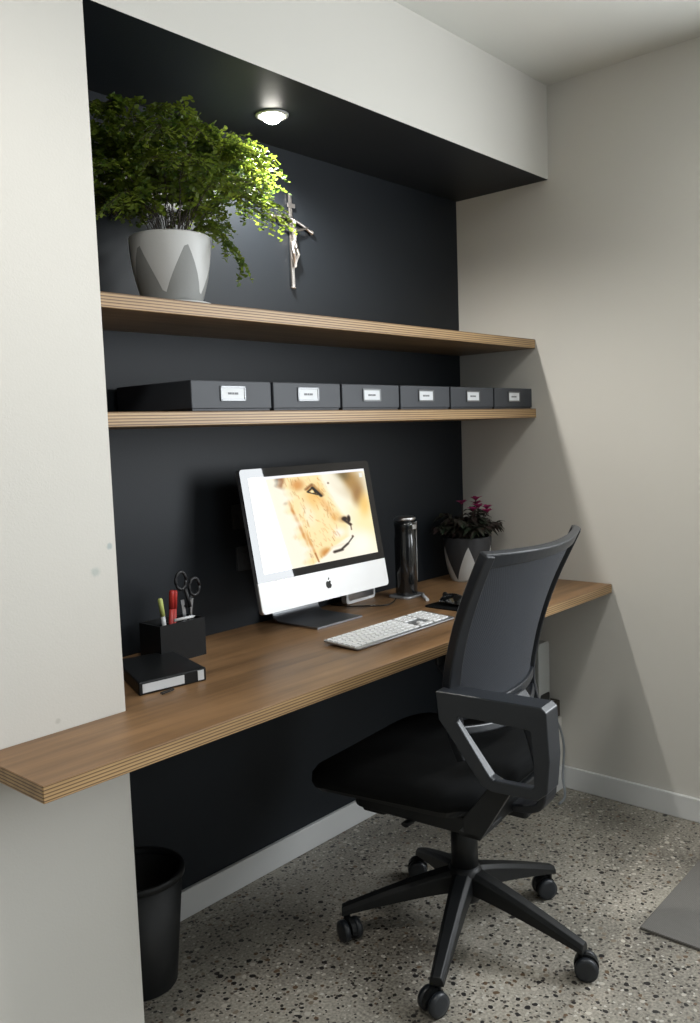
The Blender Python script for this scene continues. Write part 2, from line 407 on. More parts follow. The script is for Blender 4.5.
# boxed-in pipe nib in the right corner under the desk
bm = B(); box(bm, -.15, 0, -.40, -.2, 0, .255); struct('wall_nib', bm, M_wall, None, 'low white boxed-in nib under the right end of the desk', 'wall', bevel=.003)
bm = B(); box(bm, -.165, -ST, -.414, -.40, 0, SH); struct('trim_nib', bm, M_skirt, None, 'short white skirting on the low nib', 'skirting board', bevel=.003)

# ------------------------------------------------------------------ desk and shelves
TD = 0.030
bm = B()
pts = [(X0 + .001, -.001), (X0 + .001, YF - .001), (-2.076, YF - .001), (-2.076, -.594), (-.001, -.592), (-.001, -.001)]
prism(bm, pts, TD, (0, 0, DT - TD), (1, 0, 0), (0, 1, 0), (0, 0, 1))
desk = obj('desk', bm, ply_mat('plywood_desk', DT, TD, seed=0.3), bevel=.0015, seg=1)
tag(desk, 'long brown plywood desk top running across the niche', 'desk')
TS, DS = 0.0315, 0.317
def shelf(z, label, seed):
    bm = B(); box(bm, X0 + .001, -.001, -DS, -.001, z - TS, z)
    o = obj('shelf', bm, ply_mat('plywood_shelf', z, TS, (0.21, 0.13, 0.064), seed), bevel=.0015, seg=1); tag(o, label, 'shelf')
ZU, ZL = 1.589, 1.349
shelf(ZU, 'upper plywood shelf carrying the potted fern', 4.1)
shelf(ZL, 'lower plywood shelf carrying the row of storage boxes', 9.7)

# ------------------------------------------------------------------ recessed downlight
dl = thing('recessed_downlight', 'round glowing downlight recessed in the dark niche top', 'light', (-1.098, -.177, HB))
bm = B(); lathe(bm, [(.030, -.001), (.033, -.005), (.042, -.004), (.044, 0), (.030, 0)], seg=40); obj('trim_ring', bm, plain('downlight_trim', (0.3, 0.3, 0.3), .4), dl)
bm = B(); lathe(bm, [(0, -.022), (.010, -.0205), (.019, -.016), (.025, -.008), (.028, .0)], seg=32); obj('lamp_lens', bm, emis('lamp_glow', (1, .96, .88), 60), dl)
l = bpy.data.lights.new('niche_spot', 'SPOT'); l.energy = 44; l.spot_size = math.radians(165); l.spot_blend = 0.55; l.shadow_soft_size = 0.022; l.color = (1, .97, .91)
o = bpy.data.objects.new('niche_spot', l); C.objects.link(o); o.location = (-1.098, -.177, HB - .04)

# unseen fill lamps added to brighten the bulkhead, left wall and floor
def added_fill_lamp(x, y, e, label):
    t = thing('added_fill_lamp', label, 'light', (x, y, HC), 0, 'added fill lamps in the ceiling')
    bm = B(); lathe(bm, [(.040, -.001), (.044, -.006), (.055, -.004), (.057, 0), (.040, 0)], seg=40); obj('trim_ring', bm, M_skirt, t)
    bm = B(); lathe(bm, [(0, -.003), (.030, -.003), (.040, -.001), (.040, .0)], seg=32); obj('lamp_lens', bm, emis('fill_lamp_glow', (1, .97, .92), 30), t)
    l = bpy.data.lights.new('fill_spot', 'SPOT'); l.energy = e; l.spot_size = math.radians(168); l.spot_blend = 0.7; l.shadow_soft_size = 0.09; l.color = (1, .97, .92)
    o = bpy.data.objects.new('fill_spot', l); C.objects.link(o); o.location = (x, y, HC - .1)
added_fill_lamp(-2.15, -1.20, 31, 'added fill lamp in the ceiling in front of the left wall')
added_fill_lamp(-.62, -1.30, 7, 'added fill lamp in the ceiling above the floor mat')

# ------------------------------------------------------------------ storage boxes
BW, BD, BH = 0.2445, 0.285, 0.070
def make_box():
    t = thing('storage_box', '', 'storage box')
    bm = B(); box(bm, .003, BW - .003, .003, BD, 0, BH - .022); obj('box_body', bm, M_box, t, bevel=.0015)
    bm = B(); box(bm, 0, BW, 0, BD + .003, .006, BH); obj('lid', bm, M_box, t, bevel=.002)
    bm = B()
    x0, x1, z0, z1, w = .084, .160, .024, .058, .004
    box(bm, x0, x1, -.003, 0, z0, z0 + w); box(bm, x0, x0 + w, -.003, 0, z0, z1); box(bm, x1 - w, x1, -.003, 0, z0, z1); box(bm, x0, x1, -.003, 0, z1 - w, z1)
    h = obj('label_holder', bm, M_holder, t)
    bm = B(); box(bm, x0 + w, x1 - w, -.0015, 0, z0 + w, z1 - w)
    for k, (a, b_) in enumerate(((.106, .117), (.119, .124), (.126, .137))):
        box(bm, a, b_, -.0022, -.0015, .0385, .0435, 1)
    obj('card', bm, [M_card, M_ink], h)
    return t
def copy_tree(o, parent=None):
    c = o.copy(); C.objects.link(c)
    if parent is not None: c.parent = parent
    for ch in list(o.children): copy_tree(ch, c)
    return c
blabels = ['charcoal storage box nearest the camera, at the left end of the lower shelf',
           'charcoal storage box second from the left on the lower shelf',
           'charcoal storage box third from the left on the lower shelf',
           'charcoal storage box third from the right wall on the lower shelf',
           'charcoal storage box second from the right wall on the lower shelf',
           'charcoal storage box touching the right wall on the lower shelf']
proto = make_box()
for i in range(6):
    t = proto if i == 0 else copy_tree(proto)
    t.location = (-1.508 + i * .2520, -.302, ZL); t['label'] = blabels[i]; t['group'] = 'storage boxes on the lower shelf'

# ------------------------------------------------------------------ fern in its pot
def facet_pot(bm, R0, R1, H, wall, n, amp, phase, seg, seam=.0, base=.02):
    """tapered pot, facet light and shade painted as a zig-zag break; faces below get material 1"""
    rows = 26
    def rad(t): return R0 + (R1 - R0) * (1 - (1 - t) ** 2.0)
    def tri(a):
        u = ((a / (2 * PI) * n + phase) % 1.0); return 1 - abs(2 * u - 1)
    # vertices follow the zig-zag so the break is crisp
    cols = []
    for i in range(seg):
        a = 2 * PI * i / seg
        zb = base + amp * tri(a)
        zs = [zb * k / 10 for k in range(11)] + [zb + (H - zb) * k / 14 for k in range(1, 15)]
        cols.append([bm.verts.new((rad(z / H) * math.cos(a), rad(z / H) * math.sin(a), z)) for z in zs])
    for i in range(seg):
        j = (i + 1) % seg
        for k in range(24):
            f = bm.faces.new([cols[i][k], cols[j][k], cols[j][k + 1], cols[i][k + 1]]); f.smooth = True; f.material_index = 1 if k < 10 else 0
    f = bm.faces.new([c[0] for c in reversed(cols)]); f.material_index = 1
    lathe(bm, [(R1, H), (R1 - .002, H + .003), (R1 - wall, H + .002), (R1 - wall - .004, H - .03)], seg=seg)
fern = thing('potted_fern', 'lush green fern in a white pot with painted facet shade on the upper shelf', 'potted plant', (-1.462, -.195, ZU))
bm = B(); lathe(bm, [(0, 0), (.070, 0), (.088, .005), (.091, .009), (.072, .008), (0, .007)], seg=48); obj('saucer', bm, M_pot, fern)
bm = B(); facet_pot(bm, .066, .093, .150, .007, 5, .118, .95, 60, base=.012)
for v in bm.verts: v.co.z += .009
obj('pot', bm, [M_pot, M_potshade], fern)  # grey triangles paint the facets in shade
bm = B(); lathe(bm, [(0, .145), (.05, .148), (.084, .140)], seg=32); obj('soil', bm, M_soil, fern)
rnd = random.Random(7)
def fan(bm, c, d, n, s):
    """small fan-shaped leaflet at c pointing along d"""
    d = d.normalized(); sd = d.cross(n).normalized(); nn = sd.cross(d)
    a = bm.verts.new(c)
    arc = [bm.verts.new(c + d * s * (1.0 - .22 * abs(q) ** 2) + sd * s * .62 * q + nn * s * .12 * (abs(q) - .5)) for q in (-1, -.45, .1, .55, 1)]
    mid = [bm.verts.new(c + d * s * .5 + sd * s * .62 * q) for q in (-.9, .9)]
    f = bm.faces.new([a, mid[1], *reversed(arc), mid[0]]); f.material_index = 1; f.smooth = False
LIM_L, LIM_B = X0 + .05 - fern.location.x, -.02 - fern.location.y
def clampp(p):
    p.x = max(p.x, LIM_L + .02 * rnd.random()); p.y = min(p.y, LIM_B - .02 * rnd.random()); p.z = min(p.z, HB - ZU - .025)
    p.y = max(p.y, -.24)
    return p
def frond(az, reach, rise, droop, side=1.0, dens=1.0):
    bm = B()
    st = Vector((.045 * math.cos(az) * rnd.random(), .045 * math.sin(az) * rnd.random(), .145))
    dirh = Vector((math.cos(az), math.sin(az), 0))
    pts = []
    n = 18
    for k in range(n + 1):
        t = k / n
        p = st + dirh * reach * (t ** 1.25) + Vector((0, 0, rise * math.sin(min(1, t * 1.25) * PI / 2) - droop * max(0, t - .45) ** 1.6 * 3))
        p += Vector((rnd.uniform(-1, 1), rnd.uniform(-1, 1), rnd.uniform(-1, 1))) * .004
        pts.append(clampp(p))
    tube(bm, pts, .0013, 5, 0, taper=.4)
    for k in range(5, n + 1):
        t = k / n
        for s in (-1, 1):
            ln = side * (.085 * math.sin(min(1, (t - .15) / .5) * PI / 2) * (1.25 - t)) + .012
            tdir = (pts[min(k + 1, n)] - pts[k - 1]).normalized()
            sd = tdir.cross(Vector((0, 0, 1))).normalized() * s
            pd = (sd * .8 + tdir * .55 + Vector((0, 0, rnd.uniform(-.35, .25)))).normalized()
            m_ = max(2, int(ln / .0085 * dens))
            prev = pts[k]
            sub = [pts[k]]
            for q in range(1, m_ + 1):
                u = q / m_
                c = pts[k] + pd * ln * u + Vector((0, 0, -.018 * u * u))
                c = clampp(c); sub.append(c)
                nrm = Vector((rnd.uniform(-.7, .7), rnd.uniform(-.7, .7), 1)).normalized()
                for s2 in (-1, 1):
                    ld = (pd * .6 + tdir * s2 * .8 + Vector((0, 0, rnd.uniform(-.5, .2)))).normalized()
                    fan(bm, c, ld, nrm, rnd.uniform(.0065, .0115))
            if len(sub) > 2: tube(bm, sub, .0006, 3, 0, cap=False)
    return obj('frond', bm, [M_stem, M_leaf], fern)
specs = []
for i in range(22):      # the crown
    az = i * 2.399963; specs.append((az, rnd.uniform(.08, .20), rnd.uniform(.20, .30), rnd.uniform(0, .04)))
for i in range(15):      # the mid skirt
    az = i * 2.399963 + .6; specs.append((az, rnd.uniform(.15, .24), rnd.uniform(.12, .24), rnd.uniform(.01, .06)))
for az, re, ri, dr in ((-.0, .325, .175, .06), (.1, .30, .20, .05), (-.05, .29, .26, .03), (-.2, .25, .28, .03), (.0, .30, .25, .05), (.15, .27, .28, .02), (-.75, .145, .06, .09), (-.1, .31, .17, .05), (.1, .28, .22, .04),
                       (PI, .21, .25, .04), (PI - .2, .22, .18, .06), (PI + .3, .19, .11, .05), (PI, .19, .29, .02), (-.1, .25, .20, .05)):
    specs.append((az, re, ri, dr))
for (az, re, ri, dr) in specs: frond(az, re, ri, dr, rnd.uniform(.8, 1.15))

# ------------------------------------------------------------------ crucifix on the back wall
cru = thing('crucifix', 'silver crucifix hanging on the dark wall beside the fern', 'crucifix', (-.872, -.002, 1.72))
bm = B(); prism(bm, [(-.0065, 0), (.0065, 0), (.0052, .272), (-.0052, .272)], .007, (0, -.007, 0), (1, 0, 0), (0, 0, 1), (0, 1, 0)); tube(bm, [(0, -.004, -.001), (0, -.004, .004)], .0085, 8)
obj('upright', bm, M_silver, cru, bevel=.0015)
bm = B(); tube(bm, catmull([(-.080, -.005, .196), (-.04, -.006, .202), (0, -.007, .200), (.04, -.006, .190), (.085, -.005, .172)]), .0048, 8); tube(bm, [(.083, -.005, .173), (.089, -.005, .171)], .0075, 8); tube(bm, [(-.078, -.005, .196), (-.084, -.005, .1955)], .0075, 8)
obj('crossbar', bm, M_silver, cru)
bm = B(); box(bm, -.015, .015, -.010, -.0055, .232, .244); obj('title_plate', bm, M_silver, cru, bevel=.001)
# the small cast figure: skinned skeleton
def skin(name, verts, edges, radii, mat, parent, sub=1):
    me = bpy.data.meshes.new(name); me.from_pydata(verts, edges, []); me.materials.append(mat)
    o = bpy.data.objects.new(name, me); C.objects.link(o); o.parent = parent
    o.modifiers.new('skin', 'SKIN')
    if not me.skin_vertices: 
        me.attributes  # layer is created below
    lay = me.skin_vertices[0] if me.skin_vertices else None
    if lay is None:
        dg = bpy.context.evaluated_depsgraph_get()
    for i, r in enumerate(radii): lay.data[i].radius = (r, r)
    lay.data[0].use_root = True
    s = o.modifiers.new('subd', 'SUBSURF'); s.levels = sub; s.render_levels = sub
    return o
fv = [(0, -.014, .128), (.001, -.015, .148), (0, -.014, .168), (-.001, -.016, .178), (-.002, -.020, .186), (-.002, -.021, .190),
      (-.016, -.013, .170), (-.040, -.012, .184), (-.066, -.011, .196),
      (.016, -.013, .168), (.040, -.012, .174), (.064, -.011, .182),
      (-.006, -.014, .122), (-.008, -.021, .098), (.001, -.013, .072), (.001, -.014, .060),
      (.007, -.014, .122), (.010, -.021, .097), (.005, -.014, .073), (.004, -.015, .062)]
fe = [(0, 1), (1, 2), (2, 3), (3, 4), (4, 5), (2, 6), (6, 7), (7, 8), (2, 9), (9, 10), (10, 11), (0, 12), (12, 13), (13, 14), (14, 15), (0, 16), (16, 17), (17, 18), (18, 19)]
fr = [.0075, .0085, .0095, .004, .0075, .006, .005, .0038, .0026, .005, .0038, .0026, .006, .005, .0035, .003, .006, .005, .0035, .003]
bm = B(); 
# tapered limbs as lofted tubes welded at the joints of one mesh
for a, b_ in fe:
    A_, B_ = Vector(fv[a]), Vector(fv[b_])
    tube(bm, [A_ + (B_ - A_) * t for t in (0, .33, .66, 1)], fr[a], 8, taper=fr[b_] / fr[a])
for i in range(len(fv)):
    bmesh.ops.create_icosphere(bm, subdivisions=2, radius=fr[i] * 1.02, matrix=Matrix.Translation(fv[i]))
o = obj('figure', bm, M_silver, cru, smooth_all=True)
r_ = o.modifiers.new('remesh', 'REMESH'); r_.mode = 'VOXEL'; r_.voxel_size = .0011; r_.use_smooth_shade = True
bm = B(); lathe(bm, [(.0095, -.010), (.0115, -.004), (.0105, .006), (.009, .009)], seg=14, mat=Matrix.Translation((0, -.0145, .124))); obj('loincloth', bm, M_silver, cru)

# ------------------------------------------------------------------ desktop computer
pc = thing('desktop_computer', 'silver all-in-one computer showing a lion on its lit screen', 'computer', (-.948, -.180, DT))
PW, PH, tilt = .528, .389, .182
mon = Matrix.Translation((0, 0, .068)) @ Matrix.Rotation(-tilt, 4, 'X')
rb = [(x, z) for x, z in roundrect(PW, PH, .010, 5, 0, PH / 2)]
bm = B(); prism(bm, rb, .010, (0, .002, 0), (1, 0, 0), (0, 0, 1), (0, 1, 0))
# bulged rear
secs = []
for k in range(7):
    s = 1 - (k / 6) ** 2 * .55; secs.append([(x * s, .012 + .030 * k / 6, PH * .5 + (z - PH * .5) * s) for x, z in rb])
loft(bm, secs, smooth=True)
bmesh.ops.transform(bm, matrix=mon, verts=bm.verts); obj('housing', bm, M_alu, pc)
CH = .083
bm = B()
cp = [(-PW / 2, CH), (-PW / 2, .012)] + [(-PW / 2 + .012 - .012 * math.cos(a), .012 - .012 * math.sin(a)) for a in (.4, .8, 1.2)] + [(-PW / 2 + .012, 0), (PW / 2 - .012, 0)] + [(PW / 2 - .012 + .012 * math.sin(a), .012 - .012 * math.cos(a)) for a in (.4, .8, 1.2)] + [(PW / 2, .012), (PW / 2, CH)]
prism(bm, cp, .004, (0, -.002, 0), (1, 0, 0), (0, 0, 1), (0, 1, 0)); bmesh.ops.transform(bm, matrix=mon, verts=bm.verts)
obj('chin_panel', bm, M_whitealu, pc)
gm = plain('black_glass', (0.006, 0.006, 0.008), 0.02, spec=0.75)
gp = [(x, z) for x, z in roundrect(PW, PH - CH, .010, 5, 0, CH + (PH - CH) / 2) if z > CH + .02]
gp = [(PW / 2, CH + .0005)] + gp + [(-PW / 2, CH + .0005)]
bm = B(); prism(bm, gp, .004, (0, -.002, 0), (1, 0, 0), (0, 0, 1), (0, 1, 0)); bmesh.ops.transform(bm, matrix=mon, verts=bm.verts)
obj('glass_bezel', bm, gm, pc)
# fruit emblem on the chin
def emblem():
    out = []
    key = [(0, .72), (.22, .86), (.50, .88), (.80, .70), (.62, .48), (.58, .18), (.70, -.05), (.88, -.18), (.74, -.58), (.50, -.90), (.26, -.98), (0, -.88), (-.26, -.98), (-.50, -.92), (-.78, -.56), (-.92, -.10), (-.88, .40), (-.66, .76), (-.36, .90), (-.14, .82)]
    return [(x, y * .9) for x, y in key]
bm = B(); s = .0125
prism(bm, [(x * s, y * s) for x, y in emblem()], .0012, (0, -.0032, CH * .50), (1, 0, 0), (0, 0, 1), (0, 1, 0))
prism(bm, [(x * s, y * s) for x, y in ((0, 1.0), (.02, 1.25), (.2, 1.5), (.42, 1.58), (.40, 1.32), (.22, 1.08))], .0012, (0, -.0032, CH * .50), (1, 0, 0), (0, 0, 1), (0, 1, 0))
bmesh.ops.transform(bm, matrix=mon, verts=bm.verts); obj('emblem', bm, M_blackgloss, pc)
# the lit picture
GX, GY = 264, 156
SX0, SX1, SZ0, SZ1 = -PW / 2 + .026, PW / 2 - .026, CH + .022, PH - .024
def blob(x, y, cx, cy, rx, ry, ang=0, soft=.5):
    dx, dy = x - cx, y - cy; c, s_ = math.cos(ang), math.sin(ang)
    u = (dx * c + dy * s_) / rx; v = (-dx * s_ + dy * c) / ry
    d = math.sqrt(u * u + v * v); t = (1 - d) / soft
    t = max(0, min(1, t)); return t * t * (3 - 2 * t)
def seg(x, y, ax, ay, bx, by, w, soft=.6):
    dx, dy = bx - ax, by - ay; t = max(0, min(1, ((x - ax) * dx + (y - ay) * dy) / (dx * dx + dy * dy)))
    d = math.hypot(x - ax - dx * t, y - ay - dy * t) / w; q = max(0, min(1, (1 - d) / soft)); return q
rl = random.Random(3)
strokes = []
for _ in range(260):     # short fur strokes over the head and mane
    cx = rl.uniform(.20, .66); cy = rl.uniform(.02, .98)
    ang = 1.45 + rl.uniform(-.45, .45) if cx < .42 else 1.1 + rl.uniform(-.5, .5)
    ln = rl.uniform(.02, .07); strokes.append((cx, cy, cx + ln * math.cos(ang) * .6, cy + ln * math.sin(ang), rl.choice([(.78, .42, .13), (.9, .62, .25), (1, .9, .62), (.62, .33, .12)]), rl.uniform(.15, .45)))
# profile edge of the face (x as a function of y, top to bottom)
prof = [(0, .60), (.08, .61), (.2, .645), (.35, .69), (.47, .735), (.55, .775), (.60, .79), (.66, .775), (.70, .77), (.76, .765), (.80, .70), (.86, .60), (.93, .53), (1.0, .42)]
def edge(y):
    for (a, b_), (c, d) in zip(prof, prof[1:]):
        if a <= y <= c: return b_ + (d - b_) * (y - a) / (c - a)
    return .5
def lerp(a, b_, t): return tuple(p + (q - p) * t for p, q in zip(a, b_))
def paint(x, y):
    c = (1, .98, .90)
    # warm blurred savannah at right
    c = lerp(c, (1, .93, .68), blob(x, y, .95, .60, .26, .5, 0, .9) * .8)
    c = lerp(c, (.66, .50, .27), blob(x, y, .84, .12, .20, .32, -.35, .9) * .95)
    c = lerp(c, (.38, .33, .20), blob(x, y, .78, .04, .11, .14, -.2, .9) * .75)
    c = lerp(c, (.58, .40, .20), blob(x, y, .90, .30, .09, .20, .1, .9) * .8)
    c = lerp(c, (.97, .78, .42), blob(x, y, .95, .42, .09, .22, .1, .9) * .8)
    c = lerp(c, (1, 1, .97), blob(x, y, .86, .86, .20, .24, 0, .9) * .8)
    c = lerp(c, (1, .98, .90), blob(x, y, .72, .12, .10, .30, -.45, .9) * .8)
    e = edge(y)
    m = max(0, min(1, (e - x) / .045)); left = .20 + .14 * y
    ml = max(0, min(1, (x - left + .03 * math.sin(y * 21) + .012 * math.sin(y * 67)) / .09))
    f = (1, .92, .70)
    f = lerp(f, (.97, .76, .44), blob(x, y, .50, .26, .13, .22, .2, .9) * .8)
    f = lerp(f, (.90, .60, .30), blob(x, y, .60, .40, .05, .20, -.35, .9) * .45)
    f = lerp(f, (.84, .54, .26), blob(x, y, .38, .12, .09, .10, .3, .9) * .8)
    f = lerp(f, (1, .97, .86), blob(x, y, .43, .45, .08, .22, -.1, .9) * .7)
    f = lerp(f, (.90, .66, .36), blob(x, y, .66, .52, .07, .09, 0, .9) * .6)
    f = lerp(f, (1, .98, .92), blob(x, y, .67, .70, .10, .09, 0, .9) * .9)
    f = lerp(f, (.80, .50, .20), blob(x, y, .53, .90, .09, .09, 0, .9) * .9)
    f = lerp(f, (.80, .48, .20), blob(x, y, .33, .52, .022, .42, -.20, .9) * .8)
    f = lerp(f, (.84, .54, .26), blob(x, y, .41, .78, .020, .24, -.20, .9) * .7)
    f = lerp(f, (.50, .27, .12), blob(x, y, .225, .10, .07, .17, .2, .7) * .95)
    f = lerp(f, (.10, .06, .04), blob(x, y, .205, .08, .025, .09, .3, .7))
    f = lerp(f, (1, .9, .7), blob(x, y, .275, .10, .025, .07, .4, .8) * .8)
    f = lerp(f, (.35, .18, .08), seg(x, y, .21, .20, .25, .30, .03, .9) * .8)
    for (ax, ay, bx, by, col, al) in strokes:
        if abs(x - ax) < .09 and abs(y - ay) < .1:
            w = seg(x, y, ax, ay, bx, by, .007, 1)
            if w: f = lerp(f, col, w * al)
    c = lerp(c, f, m * max(ml, 0))
    # eye
    c = lerp(c, (.45, .26, .12), seg(x, y, .445, .175, .50, .13, .022, .9) * .8)
    c = lerp(c, (.45, .26, .12), seg(x, y, .51, .15, .575, .255, .026, .9) * .6)
    c = lerp(c, (.03, .02, .015), max(seg(x, y, .455, .205, .50, .165, .012), seg(x, y, .50, .165, .565, .265, .017), seg(x, y, .46, .21, .535, .245, .010)))
    c = lerp(c, (1, .93, .72), blob(x, y, .492, .208, .018, .018, .3, .6))
    c = lerp(c, (.02, .015, .01), blob(x, y, .520, .210, .014, .026, 0, .6))
    # nose and mouth
    c = lerp(c, (.62, .40, .22), blob(x, y, .73, .56, .07, .06, .3, .9) * .6)
    c = lerp(c, (.13, .06, .04), max(blob(x, y, .738, .555, .038, .034, .5, .6), blob(x, y, .775, .565, .024, .060, .1, .6), seg(x, y, .735, .57, .785, .63, .02, .8)))
    c = lerp(c, (.25, .12, .08), seg(x, y, .785, .62, .785, .69, .008) * .7)
    c = lerp(c, (.10, .05, .03), max(seg(x, y, .60, .905, .67, .895, .022, .8), seg(x, y, .66, .895, .73, .84, .017, .8), seg(x, y, .73, .84, .79, .77, .010, .8)))
    c = lerp(c, (.30, .18, .12), blob(x, y, .785, .765, .014, .018, 0, .8) * .9)
    c = lerp(c, (.97, .92, .82), seg(x, y, .58, .85, .69, .835, .016) * .7)
    c = lerp(c, (.40, .28, .20), blob(x, y, .645, .13, .014, .018, 0, .8) * .8)
    c = lerp(c, (.62, .36, .15), seg(x, y, .45, .98, .43, .88, .010, .8) * .8)
    if y < .026: c = (.98, .98, 1)      # menu bar
    if .945 < x < .975 and .05 < y < .10: c = (.93, .93, .9)
    return c
me = bpy.data.meshes.new('screen'); vv = []; cols = []
for j in range(GY + 1):
    for i in range(GX + 1):
        u, v = i / GX, j / GY
        p = mon @ Vector((SX0 + (SX1 - SX0) * u, -.0024, SZ1 + (SZ0 - SZ1) * v)); vv.append(p); c = paint(u, v); cols += [c[0] ** 2.2, c[1] ** 2.2, c[2] ** 2.2, 1]
ff = [(j * (GX + 1) + i, (j + 1) * (GX + 1) + i, (j + 1) * (GX + 1) + i + 1, j * (GX + 1) + i + 1) for j in range(GY) for i in range(GX)]
me.from_pydata(vv, [], ff); ca = me.color_attributes.new('picture', 'FLOAT_COLOR', 'POINT'); ca.data.foreach_set('color', cols)
m, nt, b = newmat('lit_screen'); at = N(nt, 'ShaderNodeVertexColor'); at.layer_name = 'picture'
nt.links.new(at.outputs['Color'], b.inputs['Emission Color']); b.inputs['Emission Strength'].default_value = 1.0
b.inputs['Base Color'].default_value = (.01, .01, .01, 1); b.inputs['Roughness'].default_value = .03; b.inputs['Specular IOR Level'].default_value = 0.75
me.materials.append(m); so = bpy.data.objects.new('screen', me); C.objects.link(so); so.parent = pc
# stand
bm = B()
path = [(.150, .245), (.135, .20), (.100, .10), (.085, .045), (.075, .012), (.055, .004), (-.085, .004)]
th = .004
cs = []
P2 = [Vector((0, y, z)) for y, z in path]
hw = .095
secs = []
for i, p in enumerate(catmull([(0, .060, .215), (0, .078, .15), (0, .090, .075), (0, .090, .025), (0, .075, .006), (0, .04, .0025), (0, -.090, .0025)], 6)):
    pts_ = None; secs.append(p)
rings = []
for i, p in enumerate(secs):
    t = (secs[min(i + 1, len(secs) - 1)] - secs[max(i - 1, 0)]).normalized(); n_ = Vector((1, 0, 0)).cross(t)
    w = hw if p.z < .03 else hw - .012 * min(1, (p.z - .03) / .1)
    rings.append([p + Vector((-w, 0, 0)) - n_ * .0025, p + Vector((w, 0, 0)) - n_ * .0025, p + Vector((w, 0, 0)) + n_ * .0025, p + Vector((-w, 0, 0)) + n_ * .0025])
loft(bm, rings)
for v in bm.verts: v.co.y += .055; v.co.z += .0012
obj('stand', bm, M_aludark, pc)

# power lead hanging from the back of the computer along the desk
bm = B(); tube(bm, catmull([(-.775, -.020, .7535), (-.765, -.08, .7535), (-.73, -.13, .7535), (-.69, -.17, .7535), (-.65, -.165, .7535), (-.61, -.145, .7535), (-.588, -.13, .7535)]), .0022, 8)
tag(obj('cable', bm, M_blackgloss), 'thin black cable running over the desk from monitor to black cylinder', 'cable')

# slim white drive behind the computer
ex = thing('external_drive', 'slim white box with rounded corners standing behind the computer', 'drive', (-.672, -.045, DT), math.radians(3))
bm = B(); prism(bm, roundrect(.150, .062, .012, 5, 0, .032), .022, (0, -.011, 0), (1, 0, 0), (0, 0, 1), (0, 1, 0)); obj('casing', bm, plain('white_plastic', (.8, .81, .82), .3), ex, bevel=.002)
bm = B(); prism(bm, roundrect(.13, .042, .008, 5, 0, .032), .001, (0, -.0118, 0), (1, 0, 0), (0, 0, 1), (0, 1, 0)); obj('front_panel', bm, M_steel, ex)

# keyboard
kb = thing('keyboard', 'slim aluminium keyboard with white keys in front of the computer', 'keyboard', (-.944, -.400, DT), math.radians(.6))
KW, KD = .430, .118
bm = B(); s_ = [(x, y) for x, y in roundrect(KW, KD, .008)]
prism(bm, s_, .0045, (0, 0, .002), (1, 0, 0), (0, 1, 0), (0, 0, 1))
for v in bm.verts: v.co.z += .0065 * (v.co.y + KD / 2) / KD
obj('base_plate', bm, M_alu, kb, bevel=.001)
bm = B(); tube(bm, [(-.19, .048, .0055), (.19, .048, .0055)], .0055, 10); obj('rear_foot', bm, plain('keyboard_foot', (.7, .7, .7), .4), kb)
U = .0188; rows = []
mainx = -KW / 2 + .0065
layout = [[1.0] * 13 + [1.0 + .5], [1.0] * 13 + [1.5], [1.5] + [1.0] * 13, [1.8] + [1.0] * 11 + [1.7], [2.3] + [1.0] * 10 + [2.2], [1.3, 1.1, 1.3, 5.3, 1.3, 1.1, 1.3, 1.3]]
keys = []
ydep = [.0098] + [.0172] * 5
y = KD / 2 - .006
for r, lay in enumerate(layout):
    h = ydep[r]; x = mainx; tot = sum(lay); sc = 14.5 * U / tot
    for w in lay:
        keys.append((x, x + w * sc - .0034, y - h + .0030, y)); x += w * sc
    for k in range(3):
        if r == 3 or (r == 4 and k != 1): continue
        xx = mainx + 14.5 * U + .0065 + k * U; keys.append((xx, xx + U - .0034, y - h + .0030, y))
    for k in range(4):
        xx = mainx + 14.5 * U + .0065 + 3 * U + .0065 + k * (U * .94)
        if r == 5 and k == 0: keys.append((xx, xx + 2 * U * .94 - .0034, y - h + .0030, y)); continue
        if r == 5 and k == 1: continue
        if r == 4 and k == 3: keys.append((xx, xx + U * .94 - .0034, y - 2 * h + .0030, y)); continue
        if r == 5 and k == 3: continue
        keys.append((xx, xx + U * .94 - .0034, y - h + .0030, y))
    y -= h + .0012
def keybm(bm, k):
    x0, x1, y0, y1 = k
    def zz(yy): return .0065 + .0065 * (yy + KD / 2) / KD
    a = [bm.verts.new((x, yy, zz(yy))) for x, yy in ((x0, y0), (x1, y0), (x1, y1), (x0, y1))]
    b_ = [bm.verts.new((v.co.x + (.0006 if v.co.x < (x0 + x1) / 2 else -.0006), v.co.y + (.0006 if v.co.y < (y0 + y1) / 2 else -.0006), v.co.z + .0024)) for v in a]
    bm.faces.new(b_); bm.faces.new(list(reversed(a)))
    for i in range(4): bm.faces.new([a[i], a[(i + 1) % 4], b_[(i + 1) % 4], b_[i]])
fn = [k for i, k in enumerate(keys)]
keys.sort(key=lambda k: -(k[1] - k[0]) * (k[3] - k[2]))
for k in keys[:98]:
    bm = B(); keybm(bm, k); obj('key', bm, M_key, kb)
bm = B()
for k in keys[98:]: keybm(bm, k)
o = obj('small_keys', bm, M_key, kb); o['kind'] = 'stuff'

